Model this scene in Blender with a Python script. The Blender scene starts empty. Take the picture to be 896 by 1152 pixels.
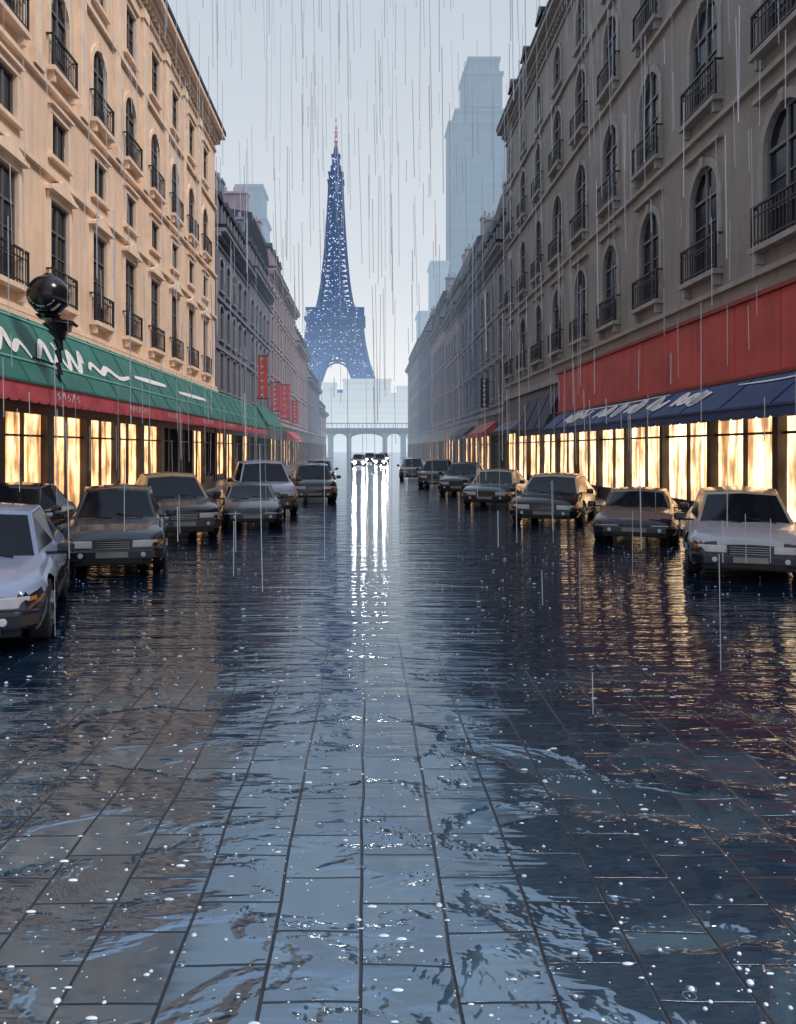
import bpy, bmesh, math, random
from mathutils import Vector, Matrix
random.seed(7)
S=bpy.context.scene
S.view_settings.view_transform='Standard'; S.view_settings.look='None'; S.view_settings.exposure=0
COL=S.collection
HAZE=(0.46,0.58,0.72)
HAZEB=(0.74,0.84,0.92)  # brighter haze glow painted on the far palace, strongest at its foot

# ---------------------------------------------------------------- materials
def newmat(name):
    m=bpy.data.materials.new(name); m.use_nodes=True
    nt=m.node_tree; nt.nodes.clear()
    out=nt.nodes.new('ShaderNodeOutputMaterial')
    return m,nt,out
def N(nt,t,**k):
    n=nt.nodes.new(t)
    for a,b in k.items(): setattr(n,a,b)
    return n
def math_(nt,op,a,b=None,clamp=False):
    n=N(nt,'ShaderNodeMath',operation=op,use_clamp=clamp)
    for i,v in enumerate((a,b)):
        if v is None: continue
        if isinstance(v,(int,float)): n.inputs[i].default_value=v
        else: nt.links.new(v,n.inputs[i])
    return n.outputs[0]
def mixc(nt,fac,a,b,mode='MIX'):
    n=N(nt,'ShaderNodeMix',data_type='RGBA',blend_type=mode)
    for idx,v in ((0,fac),(6,a),(7,b)):
        if isinstance(v,(int,float)): n.inputs[idx].default_value=v
        elif isinstance(v,(tuple,list)): n.inputs[idx].default_value=(*v[:3],1)
        else: nt.links.new(v,n.inputs[idx])
    return n.outputs[2]
def add_haze(nt,shader,out,haze,hc=None):
    # aerial perspective painted into the material as emission: depends on where the surface stands in the street (world position), not on the viewer
    if haze is None:
        nt.links.new(shader,out.inputs[0]); return
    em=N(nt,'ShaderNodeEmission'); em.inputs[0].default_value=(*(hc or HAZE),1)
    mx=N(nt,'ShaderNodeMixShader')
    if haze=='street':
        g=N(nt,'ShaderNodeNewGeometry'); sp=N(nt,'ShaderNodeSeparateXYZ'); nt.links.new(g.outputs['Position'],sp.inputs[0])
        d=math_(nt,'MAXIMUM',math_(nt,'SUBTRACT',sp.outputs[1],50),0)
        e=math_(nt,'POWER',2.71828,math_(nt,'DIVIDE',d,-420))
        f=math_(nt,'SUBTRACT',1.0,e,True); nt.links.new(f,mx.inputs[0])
    elif isinstance(haze,tuple):
        g=N(nt,'ShaderNodeNewGeometry'); sp=N(nt,'ShaderNodeSeparateXYZ'); nt.links.new(g.outputs['Position'],sp.inputs[0])
        mr=N(nt,'ShaderNodeMapRange'); nt.links.new(sp.outputs[2],mr.inputs[0])
        for i,v in enumerate(haze): mr.inputs[i+1].default_value=v
        nt.links.new(mr.outputs[0],mx.inputs[0])
    else: mx.inputs[0].default_value=haze
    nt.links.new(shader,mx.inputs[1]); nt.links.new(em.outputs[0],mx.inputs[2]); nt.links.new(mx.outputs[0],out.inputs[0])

def M(name,col,rough=.6,var=.12,scale=2.5,metal=0,bump=0.0,haze=None,spec=.4,streak=0.0,ashlar=0.0,coat=0,hc=None):
    m,nt,out=newmat(name)
    p=N(nt,'ShaderNodeBsdfPrincipled')
    g=N(nt,'ShaderNodeNewGeometry'); P=g.outputs['Position']
    no=N(nt,'ShaderNodeTexNoise'); no.inputs['Scale'].default_value=scale; no.inputs['Detail'].default_value=5
    nt.links.new(P,no.inputs['Vector'])
    lo=tuple(c*(1-var) for c in col); hi=tuple(min(1,c*(1+var)) for c in col)
    mr=N(nt,'ShaderNodeMapRange'); mr.inputs[1].default_value=.35; mr.inputs[2].default_value=.65
    nt.links.new(no.outputs[0],mr.inputs[0])
    c=mixc(nt,mr.outputs[0],lo,hi)
    if streak:
        mp=N(nt,'ShaderNodeMapping'); mp.inputs['Scale'].default_value=(2.2,2.2,.22); nt.links.new(P,mp.inputs[0])
        n2=N(nt,'ShaderNodeTexNoise'); n2.inputs['Scale'].default_value=1.3; n2.inputs['Detail'].default_value=6; nt.links.new(mp.outputs[0],n2.inputs['Vector'])
        m2=N(nt,'ShaderNodeMapRange'); m2.inputs[1].default_value=.48; m2.inputs[2].default_value=.72; m2.inputs[4].default_value=streak; nt.links.new(n2.outputs[0],m2.inputs[0])
        c=mixc(nt,m2.outputs[0],c,tuple(x*.5 for x in col))
    if ashlar:
        sp=N(nt,'ShaderNodeSeparateXYZ'); nt.links.new(P,sp.inputs[0])
        cb=N(nt,'ShaderNodeCombineXYZ'); nt.links.new(sp.outputs[1],cb.inputs[0]); nt.links.new(sp.outputs[2],cb.inputs[1])
        br=N(nt,'ShaderNodeTexBrick'); nt.links.new(cb.outputs[0],br.inputs[0])
        br.inputs['Scale'].default_value=1; br.inputs['Brick Width'].default_value=1.1; br.inputs['Row Height'].default_value=.44; br.inputs['Mortar Size'].default_value=.012
        c=mixc(nt,math_(nt,'MULTIPLY',br.outputs['Fac'],ashlar),c,tuple(x*.5 for x in col))
    nt.links.new(c,p.inputs['Base Color'])
    p.inputs['Roughness'].default_value=rough; p.inputs['Metallic'].default_value=metal
    p.inputs['Specular IOR Level'].default_value=spec; p.inputs['Coat Weight'].default_value=coat; p.inputs['Coat Roughness'].default_value=.06
    if bump:
        b=N(nt,'ShaderNodeBump'); b.inputs['Strength'].default_value=.6; b.inputs['Distance'].default_value=bump
        n3=N(nt,'ShaderNodeTexNoise'); n3.inputs['Scale'].default_value=scale*6; n3.inputs['Detail'].default_value=4; nt.links.new(P,n3.inputs['Vector'])
        nt.links.new(n3.outputs[0],b.inputs['Height']); nt.links.new(b.outputs[0],p.inputs['Normal'])
    add_haze(nt,p.outputs[0],out,haze,hc)
    return m
def EM(name,col,strength,curtain=True,haze=None):
    m,nt,out=newmat(name)
    g=N(nt,'ShaderNodeNewGeometry')
    e=N(nt,'ShaderNodeEmission'); e.inputs[0].default_value=(*col,1); e.inputs[1].default_value=strength
    if curtain:
        mp=N(nt,'ShaderNodeMapping'); mp.inputs['Scale'].default_value=(1,2.4,.35); nt.links.new(g.outputs['Position'],mp.inputs[0])
        n=N(nt,'ShaderNodeTexNoise'); n.inputs['Scale'].default_value=1.6; n.inputs['Detail'].default_value=4; nt.links.new(mp.outputs[0],n.inputs['Vector'])
        mr=N(nt,'ShaderNodeMapRange'); mr.inputs[1].default_value=.40; mr.inputs[2].default_value=.56; mr.inputs[3].default_value=.0; mr.inputs[4].default_value=1; nt.links.new(n.outputs[0],mr.inputs[0])
        n2=N(nt,'ShaderNodeTexNoise'); n2.inputs['Scale'].default_value=1.1; n2.inputs['Detail'].default_value=3; nt.links.new(g.outputs['Position'],n2.inputs['Vector'])
        c=mixc(nt,mr.outputs[0],(col[0]*.36,col[1]*.26,col[2]*.19),col)
        nt.links.new(c,e.inputs[0])
        m2=N(nt,'ShaderNodeMapRange'); m2.inputs[1].default_value=.38; m2.inputs[2].default_value=.60; m2.inputs[3].default_value=.5*strength; m2.inputs[4].default_value=1.25*strength; nt.links.new(n2.outputs[0],m2.inputs[0])
        nt.links.new(m2.outputs[0],e.inputs[1])
    add_haze(nt,e.outputs[0],out,haze)
    return m

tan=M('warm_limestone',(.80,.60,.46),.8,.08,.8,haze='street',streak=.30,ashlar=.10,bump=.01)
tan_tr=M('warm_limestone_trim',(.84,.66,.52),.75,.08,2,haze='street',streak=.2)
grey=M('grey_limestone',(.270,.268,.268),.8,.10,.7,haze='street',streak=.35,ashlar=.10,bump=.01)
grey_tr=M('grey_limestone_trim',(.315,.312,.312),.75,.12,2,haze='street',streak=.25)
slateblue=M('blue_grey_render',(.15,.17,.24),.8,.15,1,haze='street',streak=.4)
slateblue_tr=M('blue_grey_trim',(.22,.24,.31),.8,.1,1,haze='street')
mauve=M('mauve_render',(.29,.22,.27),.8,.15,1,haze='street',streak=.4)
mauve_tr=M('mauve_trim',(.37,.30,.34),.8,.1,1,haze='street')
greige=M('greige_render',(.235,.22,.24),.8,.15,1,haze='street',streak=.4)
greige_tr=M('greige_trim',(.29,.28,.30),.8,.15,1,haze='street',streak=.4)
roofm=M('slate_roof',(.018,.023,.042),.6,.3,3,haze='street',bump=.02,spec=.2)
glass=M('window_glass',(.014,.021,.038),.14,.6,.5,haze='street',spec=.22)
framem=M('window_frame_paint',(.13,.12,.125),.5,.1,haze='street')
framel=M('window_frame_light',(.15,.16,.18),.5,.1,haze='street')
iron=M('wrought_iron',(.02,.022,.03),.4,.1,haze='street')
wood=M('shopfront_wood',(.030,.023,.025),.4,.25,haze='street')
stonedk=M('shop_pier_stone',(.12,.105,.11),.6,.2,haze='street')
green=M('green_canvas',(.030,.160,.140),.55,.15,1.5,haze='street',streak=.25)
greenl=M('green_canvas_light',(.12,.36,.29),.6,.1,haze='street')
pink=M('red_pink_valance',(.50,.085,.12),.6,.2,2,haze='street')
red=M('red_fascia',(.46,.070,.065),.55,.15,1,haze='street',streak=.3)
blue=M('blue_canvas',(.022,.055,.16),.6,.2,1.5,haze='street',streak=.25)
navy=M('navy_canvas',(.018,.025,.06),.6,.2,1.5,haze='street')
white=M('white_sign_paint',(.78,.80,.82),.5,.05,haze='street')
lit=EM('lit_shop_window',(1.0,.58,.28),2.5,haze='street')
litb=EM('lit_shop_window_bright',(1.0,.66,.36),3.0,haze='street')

# ---------------------------------------------------------------- mesh builder
class MB:
    def __init__(s): s.v=[]; s.f=[]
    def poly(s,pts):
        i=len(s.v); s.v+= [tuple(p) for p in pts]; s.f.append(tuple(range(i,i+len(pts))))
    def hexa(s,c):
        i=len(s.v); s.v+=[tuple(p) for p in c]
        for f in ((0,3,2,1),(4,5,6,7),(0,1,5,4),(1,2,6,5),(2,3,7,6),(3,0,4,7)): s.f.append(tuple(i+k for k in f))
    def box(s,x0,x1,y0,y1,z0,z1):
        s.hexa([(x0,y0,z0),(x1,y0,z0),(x1,y1,z0),(x0,y1,z0),(x0,y0,z1),(x1,y0,z1),(x1,y1,z1),(x0,y1,z1)])
    def beam(s,a,b,t):
        a=Vector(a); b=Vector(b); d=b-a
        if d.length<1e-6: return
        d.normalize(); up=Vector((0,0,1)) if abs(d.z)<.95 else Vector((0,1,0))
        x=d.cross(up).normalized()*t/2; y=d.cross(x).normalized()*t/2
        s.hexa([a-x-y,a+x-y,a+x+y,a-x+y,b-x-y,b+x-y,b+x+y,b-x+y])
    def prism(s,poly,fn,w0,w1):
        n=len(poly); i=len(s.v)
        s.v+=[fn(u,v,w0) for u,v in poly]+[fn(u,v,w1) for u,v in poly]
        s.f.append(tuple(i+k for k in range(n))); s.f.append(tuple(i+n+k for k in reversed(range(n))))
        for k in range(n):
            k2=(k+1)%n; s.f.append((i+k,i+k2,i+n+k2,i+n+k))
    def cyl(s,c,r,h,axis='z',n=20,r2=None):
        r2=r if r2 is None else r2; i=len(s.v)
        for rr,hh in ((r,-h/2),(r2,h/2)):
            for k in range(n):
                a=2*math.pi*k/n; p=(rr*math.cos(a),rr*math.sin(a),hh)
                if axis=='x': p=(p[2],p[0],p[1])
                if axis=='y': p=(p[0],p[2],p[1])
                s.v.append((c[0]+p[0],c[1]+p[1],c[2]+p[2]))
        s.f.append(tuple(range(i,i+n))); s.f.append(tuple(range(i+n,i+2*n)))
        for k in range(n):
            k2=(k+1)%n; s.f.append((i+k,i+k2,i+n+k2,i+n+k))
    def obj(s,name,mat,parent=None,smooth=False,bevel=0):
        if not s.v: return None
        me=bpy.data.meshes.new(name); me.from_pydata(s.v,[],s.f); me.update()
        bm=bmesh.new(); bm.from_mesh(me); bmesh.ops.recalc_face_normals(bm,faces=bm.faces); bm.to_mesh(me); bm.free()
        if mat: me.materials.append(mat)
        o=bpy.data.objects.new(name,me); COL.objects.link(o)
        if parent: o.parent=parent
        if smooth:
            for p in me.polygons: p.use_smooth=True
        if bevel:
            b=o.modifiers.new('bev','BEVEL'); b.width=bevel; b.segments=2; b.limit_method='ANGLE'; b.angle_limit=math.radians(35)
        return o
def empty(name,loc=(0,0,0)):
    e=bpy.data.objects.new(name,None); e.location=loc; e.empty_display_size=.3; COL.objects.link(e); return e

W=9.0
def Tm(side,w=W): return lambda u,v,d:(side*(w-d),u,v)
def fbox(mb,T,u0,u1,v0,v1,w0,w1):
    mb.hexa([T(u0,v0,w0),T(u1,v0,w0),T(u1,v0,w1),T(u0,v0,w1),T(u0,v1,w0),T(u1,v1,w0),T(u1,v1,w1),T(u0,v1,w1)])

def building(name,side,u0,u1,vs,zc,zr,cols,rows,wallm,trimm,detail=2,shop=None,dormer=True,chim=True,dent=True,fr=framem,pil=False,irn=iron,proj=.2):
    T=Tm(side); u0+=.04; u1-=.04
    P=empty(name,(0,0,0))
    wall,trim,gl,frm,ir,rf,shp,lt=MB(),MB(),MB(),MB(),MB(),MB(),MB(),MB()
    cols=[c for c in cols if u0+1.0<c<u1-1.0]
    TH=.42; RD=.10
    cur=vs
    for r in rows:
        vb,vt,ww=r['b'],r['t'],r['w']
        fbox(wall,T,u0,u1,cur,vb,-TH,0)
        e=u0
        for c in cols:
            fbox(wall,T,e,c-ww/2,vb,vt,-TH,0); e=c+ww/2
        fbox(wall,T,e,u1,vb,vt,-TH,0)
        cur=vt
        for c in cols:
            a,b=c-ww/2,c+ww/2
            arch=r.get('arch',0)
            ah=arch*ww/2
            tw=r.get('tw',.18)
            if arch:
                n=10
                for k in range(n):
                    t0=math.pi*k/n; t1=math.pi*(k+1)/n
                    q0=(c-ww/2*math.cos(t0),vt-ah+ah*math.sin(t0)); q1=(c-ww/2*math.cos(t1),vt-ah+ah*math.sin(t1))
                    wall.prism([q0,q1,(q1[0],vt+.001*(k%2+1)),(q0[0],vt+.001*(k%2+1))],T,-TH+.01,-.001)
                    if detail>0:
                        def out(q,s):
                            d=Vector((q[0]-c,(q[1]-(vt-ah))*1.0)); d=d.normalized() if d.length>0 else Vector((0,1)); return (q[0]+d.x*s,q[1]+d.y*s)
                        trim.prism([q0,q1,out(q1,tw),out(q0,tw)],T,.001,.06)
                if detail>1:
                    trim.prism([(c-.08,vt-.03),(c+.08,vt-.03),(c+.12,vt+.26),(c-.12,vt+.26)],T,.002,.11)
                    if r.get('hood'):
                        fbox(trim,T,a-.3,b+.3,vt+.36,vt+.46,.001,.16)
            if detail>0:
                fbox(trim,T,a-tw,a,vb,vt-ah,.001,.06); fbox(trim,T,b,b+tw,vb,vt-ah,.001,.06)
                if not arch:
                    fbox(trim,T,a-tw,b+tw,vt,vt+.2,.001,.07)
                    if r.get('ped'):
                        fbox(trim,T,a-.3,b+.3,vt+.2,vt+.30,.001,.22)
                        trim.prism([(a-.3,vt+.301),(b+.3,vt+.301),(c,vt+.68)],T,.001,.18)
                    elif detail>1: fbox(trim,T,a-.24,b+.24,vt+.2,vt+.28,.001,.16)
            gl.poly([T(a,vb,-RD),T(b,vb,-RD),T(b,vt,-RD),T(a,vt,-RD)])
            if detail>0:
                fw=.07
                fbox(frm,T,a,a+fw,vb,vt,-RD+.001,-.05); fbox(frm,T,b-fw,b,vb,vt,-RD+.001,-.05)
                fbox(frm,T,a+fw,b-fw,vb,vb+fw,-RD+.001,-.05); fbox(frm,T,a+fw,b-fw,vt-fw-(.05 if arch else 0),vt,-RD+.001,-.05)
                fbox(frm,T,c-.045,c+.045,vb+fw,vt-fw-.06,-RD+.002,-.045)
                if vt-vb>1.8:
                    tz=vb+(vt-vb)*.70
                    fbox(frm,T,a+fw,b-fw,tz,tz+.07,-RD+.003,-.04)
                    if detail>1:
                        for q in (.25,.47): fbox(frm,T,a+fw,b-fw,vb+(vt-vb)*q,vb+(vt-vb)*q+.035,-RD+.004,-.06)
            if r.get('bal') and detail>0:
                j0=proj
                fbox(trim,T,a-.26,b+.26,vb-.16,vb-.03,.001,j0+.07)
                for q in (a-.12,b-.0): fbox(trim,T,q,q+.12,vb-.42,vb-.16,.001,j0)
                rt=vb+.85
                fbox(ir,T,a-.24,b+.24,rt,rt+.05,j0-.03,j0+.03); fbox(ir,T,a-.24,b+.24,vb+.06,vb+.10,j0-.02,j0+.02)
                fbox(ir,T,a-.24,b+.24,rt-.2,rt-.17,j0-.015,j0+.015)
                for q in (a-.24,b+.19):
                    fbox(ir,T,q,q+.05,rt,rt+.045,.0,j0-.03); fbox(ir,T,q,q+.05,vb-.03,rt,j0-.025,j0+.025)
                nb=int((b-a+.5)/.16)
                for j in range(1,nb):
                    q=a-.24+(b-a+.48)*j/nb
                    fbox(ir,T,q-.011,q+.011,vb-.03,rt,j0-.011,j0+.011)
            elif detail>0:
                fbox(trim,T,a-.22,b+.22,vb-.12,vb,.001,.14)
    fbox(wall,T,u0,u1,cur,zc,-TH,0)
    for i,r in enumerate(rows):
        if r.get('str',1) and detail>0:
            z=r['b']-.66
            if z>vs+.3: fbox(trim,T,u0,u1,z,z+.13,.0015,.13)
    fbox(trim,T,u0,u1,vs-.02,vs+.28,.0015,.2)
    fbox(trim,T,u0,u1,zc-.75,zc-.62,.0015,.1)
    fbox(trim,T,u0-.01,u1+.01,zc-.28,zc-.02,.0015,.32); fbox(trim,T,u0-.02,u1+.02,zc-.02,zc+.2,-.3,.62)
    fbox(rf,T,u0-.02,u1+.02,zc+.201,zc+.42,-.05,.66)
    if dent and detail>1:
        q=u0+.2
        while q<u1-.3:
            fbox(trim,T,q,q+.17,zc-.5,zc-.281,.001,.24); q+=.45
    if pil:
        cc=[(cols[i]+cols[i+1])/2 for i in range(len(cols)-1)]
        for c in cc:
            z0=rows[2]['b']-.5
            fbox(trim,T,c-.26,c+.26,z0,zc-.76,.002,.12)
            fbox(trim,T,c-.34,c+.34,zc-1.15,zc-.76,.003,.19)
            fbox(trim,T,c-.34,c+.34,z0,z0+.4,.003,.19)
    fbox(wall,T,u0,u1,0,zc-.01,-12,-TH-.02)
    rp=[(-.1,zc+.2),(-.35,zc+.2+(zr-zc)*.35),(-1.7,zr),(-6,zr+.7),(-11.9,zr),(-11.9,zc)]
    i=len(rf.v)
    rf.v+=[T(u0+.02,v,w) for w,v in rp]+[T(u1-.02,v,w) for w,v in rp]; n=len(rp)
    rf.f.append(tuple(i+k for k in range(n))); rf.f.append(tuple(i+n+k for k in range(n)))
    for k in range(n): k2=(k+1)%n; rf.f.append((i+k,i+k2,i+n+k2,i+n+k))
    if dormer and zr-zc>2:
        hz=min(1.9,(zr-zc)*.5)
        for c in cols:
            fbox(trim,T,c-.75,c-.5,zc+.21,zc+.4+hz,-1.9,-.06); fbox(trim,T,c+.5,c+.75,zc+.21,zc+.4+hz,-1.9,-.06)
            fbox(trim,T,c-.5,c+.5,zc+.21,zc+.5,-1.9,-.06)
            gl.poly([T(c-.5,zc+.5,-.15),T(c+.5,zc+.5,-.15),T(c+.5,zc+.4+hz,-.15),T(c-.5,zc+.4+hz,-.15)])
            fbox(frm,T,c-.035,c+.035,zc+.5,zc+.4+hz,-.149,-.1)
            fbox(rf,T,c-.85,c+.85,zc+.4+hz,zc+.55+hz,-1.95,.04)
            rf.prism([(c-.85,zc+.551+hz),(c+.85,zc+.551+hz),(c,zc+1.05+hz)],T,-2.6,.02)
    if chim:
        for q in (u0+.6,u1-1.9):
            fbox(wall,T,q,q+1.1,zc+1,zr+1.9,-5.5,-2.2); fbox(trim,T,q-.08,q+1.18,zr+1.9,zr+2.1,-5.58,-2.12)
            for j in range(4):
                cc=T(q+.55,zr+2.4,-2.6-.85*j); trim.cyl(cc,.17,.6,'z',8,.13)
    sh=shop or {}
    bay=sh.get('bay',3.6); op=sh.get('top',2.95); pw_=sh.get('pw',.16)
    pm=sh.get('pier',wood); lm=sh.get('lit',lit); litp=sh.get('p',.8); lo=sh.get('sill',.45)
    fbox(shp,T,u0,u1,op,vs,-TH,-.001)
    nb=max(1,round((u1-u0)/bay)); bw=(u1-u0)/nb
    rr=random.Random(int(u0*10)%999)
    dk=MB()
    for k in range(nb):
        a=u0+k*bw; b=a+bw; door=(k%3==1)
        l=.02 if door else lo
        fbox(shp,T,a,a+pw_,.12,op,-TH,.05); fbox(shp,T,b-pw_,b,.12,op,-TH,.049)
        if not door: fbox(shp,T,a+pw_,b-pw_,.12,lo,-TH,-.02)
        tgt=lt if rr.random()<litp else dk
        tgt.poly([T(a+pw_,.12,-.16),T(b-pw_,.12,-.16),T(b-pw_,op,-.16),T(a+pw_,op,-.16)])
        for q in ((a+b)/2,) if detail<2 else (a+pw_+(bw-2*pw_)*.5,):
            fbox(shp,T,q-.04,q+.04,l if not door else .12,op,-.155,-.07)
        fbox(shp,T,a+pw_,b-pw_,op-.62,op-.56,-.154,-.08)
    wall.obj('walls',wallm,P); trim.obj('stone_trim',trimm,P); gl.obj('window_panes',glass,P); frm.obj('window_frames',fr,P)
    ir.obj('balcony_railings',irn,P); rf.obj('mansard_roof',roofm,P); shp.obj('shopfront',pm,P); lt.obj('lit_shop_windows',lm,P); dk.obj('dark_shop_windows',glass,P)
    return P

def colrange(first,sp,u0,u1):
    c=first
    while c-sp>u0+.9: c-=sp
    r=[]
    while c<u1-.9: r.append(c); c+=sp
    return r

rowsA=[dict(b=6.2,t=9.1,w=1.4,ped=1,bal=1),dict(b=10.35,t=11.55,w=1.2),dict(b=12.8,t=15.3,w=1.4,arch=1,bal=1),dict(b=16.8,t=18.6,w=1.2,ped=0)]
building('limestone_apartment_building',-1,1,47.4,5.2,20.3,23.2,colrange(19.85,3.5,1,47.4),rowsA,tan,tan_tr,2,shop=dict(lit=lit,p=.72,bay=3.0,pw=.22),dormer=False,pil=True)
rB=[dict(b=5.6,t=7.9,w=1.2,tw=.12),dict(b=8.7,t=10.8,w=1.2,arch=.6,tw=.12),dict(b=11.7,t=13.7,w=1.2,arch=.6,tw=.12)]
building('limestone_apartment_building',-1,47.6,61,4.4,15.0,20.4,colrange(49.4,2.35,47.6,61),rB,slateblue,slateblue_tr,1,shop=dict(p=.6,bay=3))
building('limestone_apartment_building',-1,61.1,74,4.4,15.6,20.8,colrange(62.6,2.4,61.1,74),rB,slateblue,slateblue_tr,1,shop=dict(p=.5,bay=3))
rC=[dict(b=5.6,t=7.9,w=1.3,tw=.12),dict(b=9.0,t=11.3,w=1.3,tw=.12),dict(b=12.3,t=14.5,w=1.3,tw=.12),dict(b=15.5,t=17.4,w=1.3,tw=.12)]
building('limestone_apartment_building',-1,74.2,86,4.4,18.6,24,colrange(75.8,2.6,74,86),rC,mauve,mauve_tr,1,shop=dict(p=.8,bay=3))
building('limestone_apartment_building',-1,86.2,100,4.4,18.4,21,colrange(88,2.8,86,100),rC[:4],greige,mauve_tr,1,shop=dict(p=.8,bay=3),dormer=False)
building('limestone_apartment_building',-1,100.2,120,4.4,15.2,18.2,colrange(102,2.8,100,120),rC[:3],mauve,mauve_tr,1,shop=dict(p=.8,bay=3))
building('limestone_apartment_building',-1,120.2,150,4.4,12.4,15,colrange(122,2.8,120,150),rC[:2],slateblue,slateblue_tr,1,shop=dict(p=.8,bay=3))
building('limestone_apartment_building',-1,150.2,176,4.4,9.2,11.5,colrange(152,3,150,176),rC[:1],greige,slateblue_tr,0,shop=dict(p=.8,bay=3))
rowsR=[dict(b=6.6,t=9.5,w=1.75,arch=1,bal=1,tw=.22,hood=1),dict(b=11.0,t=13.9,w=1.75,arch=1,bal=1,tw=.22),dict(b=15.3,t=17.9,w=1.6,arch=1,bal=1,tw=.2,hood=1),dict(b=19.0,t=20.9,w=1.35,arch=1)]
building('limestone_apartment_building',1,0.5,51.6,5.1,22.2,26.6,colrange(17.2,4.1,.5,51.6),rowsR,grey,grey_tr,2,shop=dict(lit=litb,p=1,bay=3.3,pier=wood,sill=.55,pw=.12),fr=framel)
building('limestone_apartment_building',1,51.8,64,4.4,15.2,22.2,colrange(53.6,2.9,51.8,64),rB,greige,greige_tr,1,shop=dict(p=.8,bay=3,pier=stonedk))
building('limestone_apartment_building',1,64.2,77,4.4,15.4,21.6,colrange(66,2.9,64,77),rB,slateblue,slateblue_tr,1,shop=dict(p=.7,bay=3))
building('limestone_apartment_building',1,77.2,92,4.4,15.8,22.6,colrange(79,2.7,77,92),rB,greige,greige_tr,1,shop=dict(p=.8,bay=3))
building('limestone_apartment_building',1,92.2,112,4.4,16.8,22.6,colrange(94,2.9,92,112),rC[:3],mauve,slateblue_tr,1,shop=dict(p=.8,bay=3))
building('limestone_apartment_building',1,112.2,140,4.4,18.2,24.2,colrange(114,2.9,112,140),rC[:4],slateblue,slateblue_tr,1,shop=dict(p=.8,bay=3))
building('limestone_apartment_building',1,140.2,176,4.4,18.8,24,colrange(142,3,140,176),rC[:4],greige,slateblue_tr,0,shop=dict(p=.8,bay=3))

# ---------------------------------------------------------------- awnings
def awning(name,side,u0,u1,vt,vb,wt,wb,val,mat,valmat,seams=2.2,th=.05):
    T=Tm(side); P=empty(name); a=MB(); b=MB(); c=MB()
    a.hexa([T(u0,vt,wt),T(u1,vt,wt),T(u1,vt-th,wt-.0),T(u0,vt-th,wt),T(u0,vb,wb),T(u1,vb,wb),T(u1,vb-th,wb-.02),T(u0,vb-th,wb-.02)])
    fbox(b,T,u0,u1,vb-val,vb-.005,wb-.04,wb+.0)
    q=u0
    while q<u1-.1:
        b.prism([(q,vb-val),(min(q+.55,u1),vb-val),(min(q+.45,u1),vb-val-.05),(q+.1,vb-val-.05)],T,wb-.035,wb-.005); q+=.55
    for u in (u0+.01,u1-.01):
        c.poly([T(u,vt,wt),T(u,vb,wb),T(u,vb-.03,.3),T(u,vt-.2,.25)])
    q=u0
    d=MB()
    while q<=u1:
        d.beam(T(q,vt+.005,wt+.01),T(q,vb+.005,wb+.01),.03); q+=seams
    d.beam(T(u0,vb-.01,wb+.015),T(u1,vb-.01,wb+.015),.05)
    a.obj('canopy',mat,P); b.obj('valance',valmat,P); c.obj('end_cheeks',mat,P); d.obj('frame_ribs',mat,P)
    return P
def onplane(side,vt,vb,wt,wb,off=.02):
    T=Tm(side)
    def f(u,t): return Vector(T(u,vb+(vt-vb)*t+off,wb+(wt-wb)*t+off))
    return f
def strokes(f,lines,width,mat,parent,name):
    mb=MB()
    for ln in lines:
        pts=[]
        for i in range(len(ln)-1):
            p0=ln[max(i-1,0)];p1=ln[i];p2=ln[i+1];p3=ln[min(i+2,len(ln)-1)]
            for k in range(6):
                t=k/6
                pts.append(tuple(.5*((2*p1[j])+(-p0[j]+p2[j])*t+(2*p0[j]-5*p1[j]+4*p2[j]-p3[j])*t*t+(-p0[j]+3*p1[j]-3*p2[j]+p3[j])*t**3) for j in (0,1)))
        pts.append(ln[-1])
        n=len(pts)
        prev=None
        for i,p in enumerate(pts):
            q=pts[min(i+1,n-1)]; o=pts[max(i-1,0)]
            dx,dy=q[0]-o[0],(q[1]-o[1])*2.0; L=math.hypot(dx,dy) or 1
            w=width*(.45+.55*math.sin(math.pi*(i+.6)/(n+.2)))*(1+.4*abs(dy/L))
            a=f(p[0]-dy/L*w/2,p[1]+dx/L*w/4); b=f(p[0]+dy/L*w/2,p[1]-dx/L*w/4)
            if prev: mb.poly([prev[0],prev[1],b,a])
            prev=(a,b)
    return mb.obj(name,mat,parent)
aw=awning('green_shop_awning',-1,3,62,5.35,3.55,.25,1.25,.42,green,pink)
f=onplane(-1,5.35,3.55,.25,1.25)
mb=MB()
for t in (.28,.92):
    for u in range(3,61,2):
        a,b=f(u,t),f(u+2,t); c,d=f(u+2,t+.03),f(u,t+.03); mb.poly([a,b,c,d])
mb.obj('painted_stripes',greenl,aw)
strokes(f,[[(16.6,.35),(17.3,.62),(17.5,.38),(18.3,.66),(18.4,.42),(19.0,.55),(19.3,.35)],[(19.7,.35),(20.6,.66),(20.6,.32),(21.2,.5)],
  [(21.3,.7),(21.7,.34),(22.3,.62),(22.5,.34),(23.3,.68),(23.2,.5)],[(23.5,.42),(24.0,.54),(24.6,.42),(25.4,.54),(26.4,.42),(27.7,.5)],[(16.0,.75),(17.2,.8),(18.4,.74)],[(28.5,.55),(33,.57)],[(35,.5),(41,.52)]],.20,white,aw,'painted_lettering')
f2=lambda u,t: Vector(Tm(-1)(u,3.12+.42*t,1.262))
rr=random.Random(3)
L=[]
u=20
while u<60:
    for k in range(rr.randint(4,8)):
        if rr.random()<.5: L.append([(u,.25),(u+.1,.75),(u+.2,.3)])
        else: L.append([(u+.18,.7),(u+.02,.55),(u+.2,.4),(u+.02,.25)])
        u+=.34
    u+=rr.uniform(2,6)
strokes(f2,L,.045,white,aw,'valance_lettering')
awning('green_shop_awning',-1,62.3,74,5.6,3.9,.25,1.3,.3,green,green)

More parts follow.
